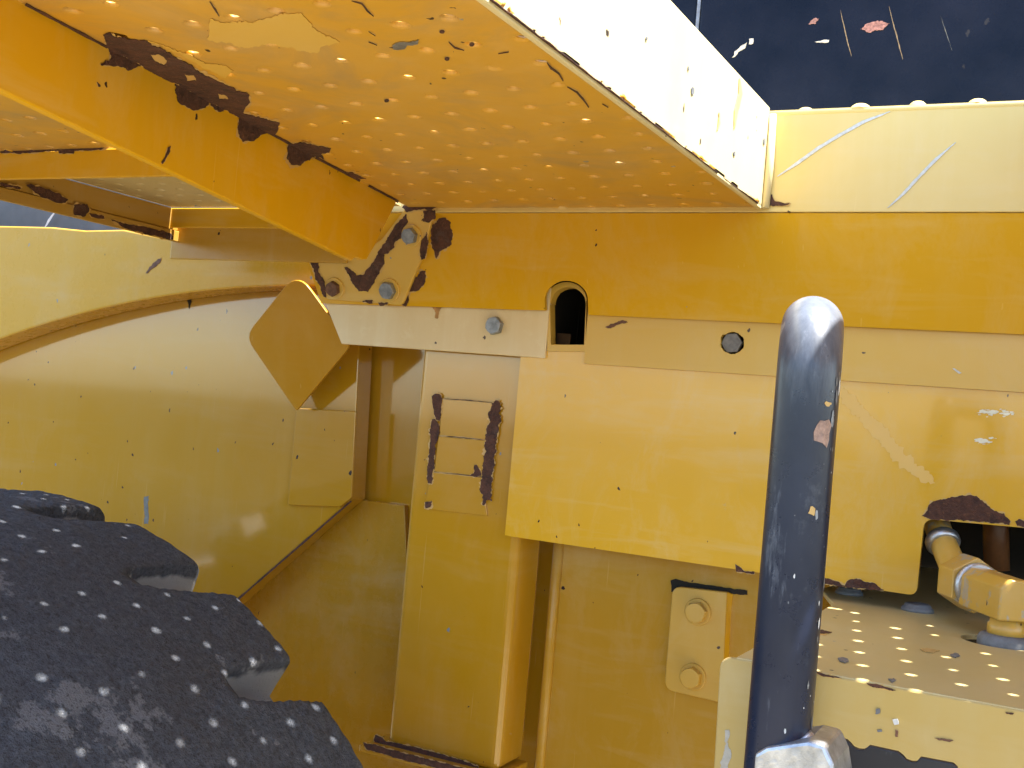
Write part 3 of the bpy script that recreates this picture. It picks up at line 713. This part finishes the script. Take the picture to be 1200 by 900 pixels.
# engine bay behind the cut-out
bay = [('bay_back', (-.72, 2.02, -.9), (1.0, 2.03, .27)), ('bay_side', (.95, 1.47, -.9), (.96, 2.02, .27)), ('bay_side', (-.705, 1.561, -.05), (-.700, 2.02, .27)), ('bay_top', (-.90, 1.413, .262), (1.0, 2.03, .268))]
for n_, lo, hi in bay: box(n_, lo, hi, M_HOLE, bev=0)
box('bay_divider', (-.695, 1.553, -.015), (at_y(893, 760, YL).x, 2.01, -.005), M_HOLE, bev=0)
# dark enclosure above the walkway
YD = 1.74
xt = at_y(821, 10, YD).x
navy = box('cab_panel', (xt, YD, .380), (1.6, YD + .04, 1.7), M_NAVY, bev=.004, label='dark navy cab panel with scratches above the walkway')
box('trim_strip', (xt - .008, YD + .004, .380), (xt - .002, YD + .03, 1.7), M_STEEL, bev=.001)
box('cab_panel', (-2.0, YD + .012, .380), (xt - .010, YD + .05, 1.7), M_NAVY, bev=.004)
fn_ = fy(YD)
M_SCR = plain('tan_scratch', (.30, .23, .15), .6, 0, .6, 200)
for pts, w in (([(985, 12), (989, 30), (994, 52), (998, 66)], 1.8), ([(1042, 8), (1048, 32), (1054, 54), (1058, 70)], 1.8), ([(1102, 18), (1108, 36), (1116, 60)], 1.3)):
    crack(pts, w * .75, fn_, NY, navy, M_SCR if w > 1.5 else M_GUM)
patch('paint_scuff', [(859, 68), (862, 60), (868, 55), (876, 50), (874, 56), (866, 61), (861, 67)], fn_, NY, M_WHITE, navy, .7, 2)
patch('paint_scuff', [(878, 46), (883, 45), (883, 51), (878, 52)], fn_, NY, M_WHITE, navy, .6, 2)
patch('paint_scuff', [(955, 49), (966, 47), (972, 47), (971, 50), (957, 50)], fn_, NY, M_WHITE, navy, .4, 2)
patch('paint_scuff', [(1008, 34), (1016, 28), (1036, 25), (1043, 28), (1036, 34), (1018, 38)], fn_, NY, plain('pink_scuff', (.42, .22, .22), .7, 0, .7, 260), navy, 1.2, 2)
patch('paint_scuff', [(948, 29), (953, 22), (960, 22), (956, 28)], fn_, NY, plain('pink_scuff_b', (.36, .20, .20), .7, 0, .7, 260), navy, 1, 2)
fri = fy(YC)
crack([(911, 207), (935, 191), (960, 173), (985, 158), (1012, 143), (1043, 131)], 3.6, fri, NY, riser, M_WHITE)
crack([(1040, 244), (1058, 228), (1078, 206), (1098, 186), (1120, 167)], 3.2, fri, NY, riser, M_WHITE)
patch('rust_flake', [(898, 241), (899, 229), (905, 228), (908, 236), (920, 239), (926, 238), (924, 241)], fy(YC - .0008), NY, M_RUST, riser, .7, 2)
# paint runs on the kick plate
fk = lambda x, y: at_x(x, y, XF)
for pts, w in (([(866, 92), (867, 110), (862, 130), (860, 150)], 4.5), ([(842, 132), (842, 145), (840, 152)], 2.5)):
    crack(pts, w, fk, NX, platform, paint(.25, .35, .2, (.66, .48, .14), (.72, .58, .28)))
for x, y, q in ((806, 80, 1), (811, 106, 1.6), (860, 180, .8), (895, 166, 1.5), (757, 45, .7)):
    patch('paint_chip', arc(x, y, 1.1 * q, 3 * q, 0, 330, 8), fk, NX, M_GUM, platform, .6)

# ------------------------------------------------------------------ step with sun through the deck on it
ZT = -.200
YF = at_z(1075, 809, ZT).y
f0 = at_y(950, 785, YF); 
front = ylist(rnd([(836, 905), (844, 768.5), (950, 785.5)], [0, 16, 0], 8), YF)
front = [(front[0].x - .004, YF, -.75), front[0]] + front[1:-1] + [(.55, YF, ZT - .001), (.55, YF, -.75)]
for i, p in enumerate(front):
    p = Vector(p)
    if p.z > ZT - .001 : p.z = ZT - .001
    front[i] = p
step = plate('step_front', front, Vector((0, .006, 0)), P_STEPF, bev=.0014, label='yellow step front with chipped bend')
xl = at_y(862, 772, YF).x
fc2 = at_z(1178, 754, ZT)
HR = .040
hole = [Vector((fc2.x - .004 + HR * cos(2 * pi * k / 28), fc2.y + .004 + HR * sin(2 * pi * k / 28), ZT)) for k in range(28)]
top = plate('step_top', [(xl, YF + .001, ZT), (.55, YF + .001, ZT), (.55, 2.01, ZT), (-.262, 2.01, ZT), (-.31, 1.545, ZT), (xl, 1.42, ZT)], Vector((0, 0, -.006)), P_STEP, holes=[hole], bev=.0012, label='step top flecked with sunlight')
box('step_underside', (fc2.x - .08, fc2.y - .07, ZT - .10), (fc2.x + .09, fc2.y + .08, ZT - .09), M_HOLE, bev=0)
fz = lambda x, y: at_z(x, y, ZT)
def z3(l): return [(800 + x / 3, 600 + y / 3) for x, y in l]
patch('rust_flake', z3([(455, 560), (480, 563), (500, 570), (540, 578), (560, 585), (545, 583), (515, 580), (495, 577)]), lambda x, y: at_y(x, y, YF), NY, M_RUST, step, .5, 2)
patch('rust_flake', z3([(648, 602), (680, 605), (720, 615), (750, 627), (738, 629), (700, 620), (660, 612)]), lambda x, y: at_y(x, y, YF), NY, M_RUST, step, .5, 2)
patch('rust_flake', z3([(1135, 703), (1165, 707), (1160, 711), (1138, 709)]), lambda x, y: at_y(x, y, YF), NY, M_RUST, step, .4, 2)
for q, m_ in (([(545, 515), (570, 515), (582, 526), (570, 533), (550, 528)], M_GUM), ([(722, 590), (742, 588), (752, 596), (735, 602)], M_GUM), ([(940, 505), (960, 500), (975, 508), (960, 516)], M_GUM), ([(835, 485), (870, 482), (905, 490), (880, 498), (850, 494)], M_TAN), ([(455, 420), (490, 418), (525, 425), (500, 430), (470, 427)], M_RUST)):
    patch('paint_scuff', z3(q), fz, NZ, m_, top, .8, 2)
for q, m_ in (([(738, 728), (755, 726), (760, 745), (745, 750)], M_WHITE), ([(680, 692), (694, 690), (694, 706), (680, 710)], M_GUM), ([(684, 765), (700, 763), (702, 772), (686, 773)], M_GUM), ([(885, 793), (920, 796), (952, 802), (940, 808), (900, 802)], M_RUSTB), ([(748, 765), (756, 768), (757, 790), (750, 790)], M_RUSTB)):
    patch('paint_scuff', z3(q), lambda x, y: at_y(x, y, YF), NY, m_, step, .6, 2)
patch('paint_scuff', z3([(150, 770), (165, 762), (160, 820), (172, 850), (160, 900), (130, 905), (135, 870), (150, 840)]), lambda x, y: at_y(x, y, YF), NY, plain('grey_scuff_b', (.42, .41, .38), .5, 0, .3, 90), step, 1.2, 3, .0001, .0002)
# rubber plugs on the step
def plug(px, py, r):
    c = at_z(px, py, ZT)
    tube('rubber_plug', [c + NZ * 0, c + NZ * .004, c + NZ * .0045, c + NZ * .0075, c + NZ * .009], [r * 1.2, r * 1.15, r, r * .97, r * .8], M_GUM, top, 24)
plug(1075, 716, .016); plug(995, 696, .015)

# ------------------------------------------------------------------ hydraulic elbow on the step
P_FIT = paint(.12, .34, 2.6, (.58, .33, .03), (.62, .46, .18), .5, .4, wear=.54)
fit = bpy.data.objects.new('hydraulic_fitting', None); scene.collection.objects.link(fit); fit.parent = root
fit.matrix_parent_inverse = Matrix.Translation(-ROOT_LOC); fit['label'] = 'chipped yellow hydraulic elbow and pipe in the cut-out'
c0 = fc2.copy()
tube('flange', [c0 + NZ * -.012, c0 + NZ * .004, c0 + NZ * .008, c0 + NZ * .010], [.028, .028, .026, .022], M_GUM, fit, 28)
tube('spigot', [c0 + NZ * .006, c0 + NZ * .020, c0 + NZ * .022, c0 + NZ * .036], [.019, .019, .017, .017], P_FIT, fit, 24)
NP = at_y(1137, 684, c0.y + .075)                 # centre of the nut
EC = at_y(1182, 700, c0.y)                        # centre of the elbow
ax = (NP - EC).normalized()
def prism(name, c, n, sec, h0, h1, mat, parent, bev, turn=0.0):
    n = n.normalized(); u = n.cross(NZ).normalized(); v = u.cross(n)
    pts = [c + u * a + v * b + n * h0 for a, b in sec]
    return plate(name, pts, n * (h1 - h0), mat, parent, bev=bev, seg=3)
hexs = lambda r: [(r * cos(pi / 3 * k + pi / 6), r * sin(pi / 3 * k + pi / 6)) for k in range(6)]
L = (NP - EC).length
prism('elbow', EC, ax, [(-.021, -.022), (.021, -.022), (.021, .012), (.010, .021), (-.010, .021), (-.021, .012)], -.023, L - .018, P_FIT, fit, .0022)
prism('elbow_leg', c0 + NZ * .0, NZ, [(-.019, -.012), (-.012, -.019), (.012, -.019), (.019, -.012), (.019, .012), (.012, .019), (-.012, .019), (-.019, .012)], .026, EC.z - c0.z + .010, P_FIT, fit, .002)
tube('thread_collar', [EC + ax * (L - .022), EC + ax * (L - .020), EC + ax * (L - .016), EC + ax * (L - .014)], [.024, .0262, .0262, .024], M_BARE, fit, 28)
tube('clamp_band', [NP + ax * .0245, NP + ax * .0275, NP + ax * .033, NP + ax * .0345], [.0165, .0195, .0195, .0165], M_BARE, fit, 24)
prism('hex_nut', EC, ax, hexs(.0315), L - .014, L + .024, P_FIT, fit, .0014)
pth = bezier([NP + ax * .020, NP + ax * .034 + NZ * .004, at_y(1113, 655, NP.y + .055), at_y(1103, 630, NP.y + .085), at_y(1096, 604, NP.y + .11), at_y(1092, 560, NP.y + .13)], 8)
tube('pipe', pth, .0155, P_FIT, fit, 22)
k_ = 22
tube('pipe_collar', [pth[k_ - 1], pth[k_], pth[k_ + 1], pth[k_ + 2]], [.018, .0205, .0205, .018], M_BARE, fit, 22)
tube('pipe', [at_y(1166, 585, 1.62), at_y(1167, 620, 1.62), at_y(1168, 668, 1.62)], .016, plain('brown_pipe', (.20, .08, .03), .35, 0, .4, 30), fit, 18)

# ------------------------------------------------------------------ handrail
RR = .0195
def rail():
    bt = ray(913, 890); tp = ray(952, 384)
    D = .735
    p = tp / tp.length * D
    x, y = p.x, p.y
    d = Vector((x, y, 0)).normalized()                      # runs back, away from the deck opening
    ztop = p.z + .004
    R = .034
    pts = [Vector((x, y, -.36)), Vector((x, y, -.2)), Vector((x, y, ztop - R))]
    pts = [Vector((x, y, -.36 + (ztop - R + .36) * i / 16)) for i in range(17)]
    for k in range(1, 11):
        a = pi / 2 * k / 10
        pts.append(Vector((x, y, ztop - R)) + d * (R - R * cos(a)) + NZ * R * sin(a))
    e = pts[-1]
    ln_ = .20
    for k in range(1, 7): pts.append(e + d * ln_ * k / 6)
    e = pts[-1]
    for k in range(1, 11):
        a = pi / 2 * k / 10
        pts.append(e + d * R * sin(a) - NZ * (R - R * cos(a)))
    e = pts[-1]
    for k in range(1, 10): pts.append(Vector((e.x, e.y, e.z + (-.36 - e.z) * k / 9)))
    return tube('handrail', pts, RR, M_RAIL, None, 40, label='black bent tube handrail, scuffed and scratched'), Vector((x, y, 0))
hr, RC = rail()
# scuffs along the right hand side of the rail
rg = random.Random(5)
def rail_flake(z, ang, w, h, mat, seed):
    """a curved chip lying on the tube"""
    r_ = RR + .0004; g = random.Random(seed); n = 12
    bm = bmesh.new(); c = bm.verts.new(RC + Vector((r_ * cos(ang), r_ * sin(ang), z))); vs = []
    for k in range(n):
        t = 2 * pi * k / n; s = g.uniform(.55, 1.0)
        a = ang + cos(t) * w * s / RR
        vs.append(bm.verts.new(RC + Vector((r_ * cos(a), r_ * sin(a), z + sin(t) * h * s))))
    for k in range(n): bm.faces.new((c, vs[k], vs[(k + 1) % n]))
    return link('paint_chip', finish(bm, 'paint_chip'), mat, hr)
toC = atan2(-RC.y, -RC.x)
P_PINK = plain('bare_rusty_metal', (.36, .24, .20), .6, 0, .5, 220)
rail_flake(at_z(956, 503, 1).normalized().z * .74 - .002, toC + .62, .0075, .011, P_PINK, 1)
rail_flake(.020, toC + .70, .003, .002, M_TAN, 2)
rail_flake(-.045, toC + .45, .003, .0035, M_TAN, 3)
for i in range(46):
    z = rg.uniform(-.20, .045); a = toC + (rg.uniform(.95, 1.35) if i % 4 else rg.uniform(-.2, .9))
    q = rg.random() ** 3; rail_flake(z, a, .0004 + .0016 * q, .0006 + .007 * q, (M_STEEL, M_WHITE, M_GUM)[i % 3], 10 + i)
# worn clamp at the foot of the rail
ck = RC.length
zc = -.190
FY = RC.y - RR - .004
clamp = plate('rail_clamp', ylist([(884, 884), (898, 876), (946, 869), (966, 874), (976, 896), (986, 960), (880, 960)], FY), Vector((0, .05, 0)), M_BARE, bev=.0022, seg=2, label='worn bare steel clamp at the foot of the handrail')
tube('weld_bead', [at_y(938, 874, FY + .012), at_y(947, 866, FY + .02), at_y(955, 876, FY + .02)], [.004, .006, .004], M_BARE, clamp, 10)
# black serrated rung
ser = z3([(400, 800), (455, 790), (480, 783), (575, 803), (588, 815), (600, 829), (617, 836), (635, 837), (645, 832), (655, 823), (755, 845), (772, 858), (785, 873), (805, 880), (822, 880), (835, 864), (950, 886), (965, 900), (980, 1040), (400, 1040)])
plate('serrated_rung', ylist(ser, .80), Vector((0, .005, 0)), M_SERR, bev=.0006, label='black serrated rung beside the clamp')

# ------------------------------------------------------------------ tyre
def tyre():
    NL = 26
    def th(px, py):
        p = at_y(px, py, TYRE_Y); return atan2(p.z - TYRE_Z, p.x - TYRE_X)
    corner = th(236, 664)
    W = .60; y1 = TYRE_Y; y0 = y1 - W
    GW = .062                                             # groove width at the shoulder
    ph = 2 * pi / NL
    g0 = corner - (GW * .55) / TYRE_R
    prof = []                                             # (y, r drop)
    for d in (.26, .20, .15, .11, .08): prof.append((y0 + .03 - .0 * d, d))
    n = 110
    ys = []
    y = y0
    while y < y1 - .13: ys.append(y); y += .010
    while y < y1 + 1e-6: ys.append(y); y += .0030
    sec = [(y0 + .02, .30), (y0 + .012, .22), (y0 + .006, .15), (y0 + .002, .09), (y0, .06), (y0, .035)]
    for y in ys:
        e = min(y - y0, y1 - y)
        drop = .010 * ((y - (y0 + y1) / 2) / (W / 2)) ** 2 + .010 * max(0, 1 - e / .014) ** 2
        sec.append((y, drop))
    sec += [(y1 + .001, .026), (y1 + .001, .034), (y1, .044), (y1, .060), (y1 - .001, .082), (y1 - .004, .10), (y1 - .008, .16), (y1 - .015, .22), (y1 - .02, .30)]
    NT_ = NL * 62
    bm = bmesh.new(); dl = bm.verts.layers.float.new('dust')
    rows = []
    for i in range(NT_):
        t = 2 * pi * i / NT_
        # local position within a lug pitch for the two shoulders
        row = []
        for (y, drop) in sec:
            s = ((t - g0 + ph / 2) % ph - ph / 2) * TYRE_R         # + = towards the upper lug
            d = y1 - y
            lim = .135
            hw = GW * .5 * (1.05 - .45 * min(1, max(0, d) / lim))
            s2 = s - .10 * max(0, d)
            if d < lim - hw: sd = abs(s2) - hw
            else: sd = math.hypot(s2, d - (lim - hw)) - hw
            # near shoulder, half a pitch out of step
            sn = ((t - g0) % ph - ph / 2) * TYRE_R; dn = y - y0
            if dn < .075: sdn = abs(sn) - .02
            else: sdn = math.hypot(sn, dn - .075) - .02
            sd = min(sd, sdn)
            q = Vector((TYRE_R * t * 9, y * 9, 3.1)); nz = noise.noise(q) + .5 * noise.noise(q * 3.1)
            sd += .0022 * nz
            g = min(1, max(0, (.002 - sd) / .006)); g = g * g * (3 - 2 * g)
            r = TYRE_R - drop
            floor = TYRE_R - .075
            if r > floor: r = r + (floor - r) * g
            # lugs fall away a little towards their trailing corner, rounded worn edges
            worn = max(0, 1 - abs(sd) / .012) if sd > 0 else 0
            r -= .0025 * worn * worn
            k = Vector((cos(t) * TYRE_R * 26, sin(t) * TYRE_R * 26, y * 26))
            r += .0016 * noise.noise(k) + .0014 * noise.noise(k * 3.3)
            v = bm.verts.new((TYRE_X + r * cos(t), y, TYRE_Z + r * sin(t)))
            v[dl] = min(1, g * 5) * (.95 if y > y1 - .15 else .6) if drop < .08 else .45
            row.append(v)
        rows.append(row)
    for i in range(NT_):
        a = rows[i]; b = rows[(i + 1) % NT_]
        for j in range(len(sec) - 1):
            f = bm.faces.new((a[j], a[j + 1], b[j + 1], b[j])); f.smooth = True
    me = finish(bm, 'tyre')
    return link('tyre', me, M_RUBBER, None, 'dusty black lugged tyre flecked with sunlight')
tyre_o = tyre()
def wheel_rim():
    bm = bmesh.new(); N = 64; y0 = TYRE_Y - .58; y1 = TYRE_Y - .02
    prof = [(TYRE_R - .31, y0 + .01), (TYRE_R - .29, y0 + .02), (TYRE_R - .29, y1 - .02), (TYRE_R - .31, y1 - .01), (.10, y1 - .15), (.10, y0 + .15)]
    rs = [[bm.verts.new((TYRE_X + r * cos(2 * pi * k / N), y, TYRE_Z + r * sin(2 * pi * k / N))) for k in range(N)] for r, y in prof]
    for a, b in zip(rs, rs[1:] + rs[:1]):
        for k in range(N): bm.faces.new((a[k], a[(k + 1) % N], b[(k + 1) % N], b[k]))
    link('wheel_rim', finish(bm, 'wheel_rim'), P_BODY, tyre_o)
wheel_rim()
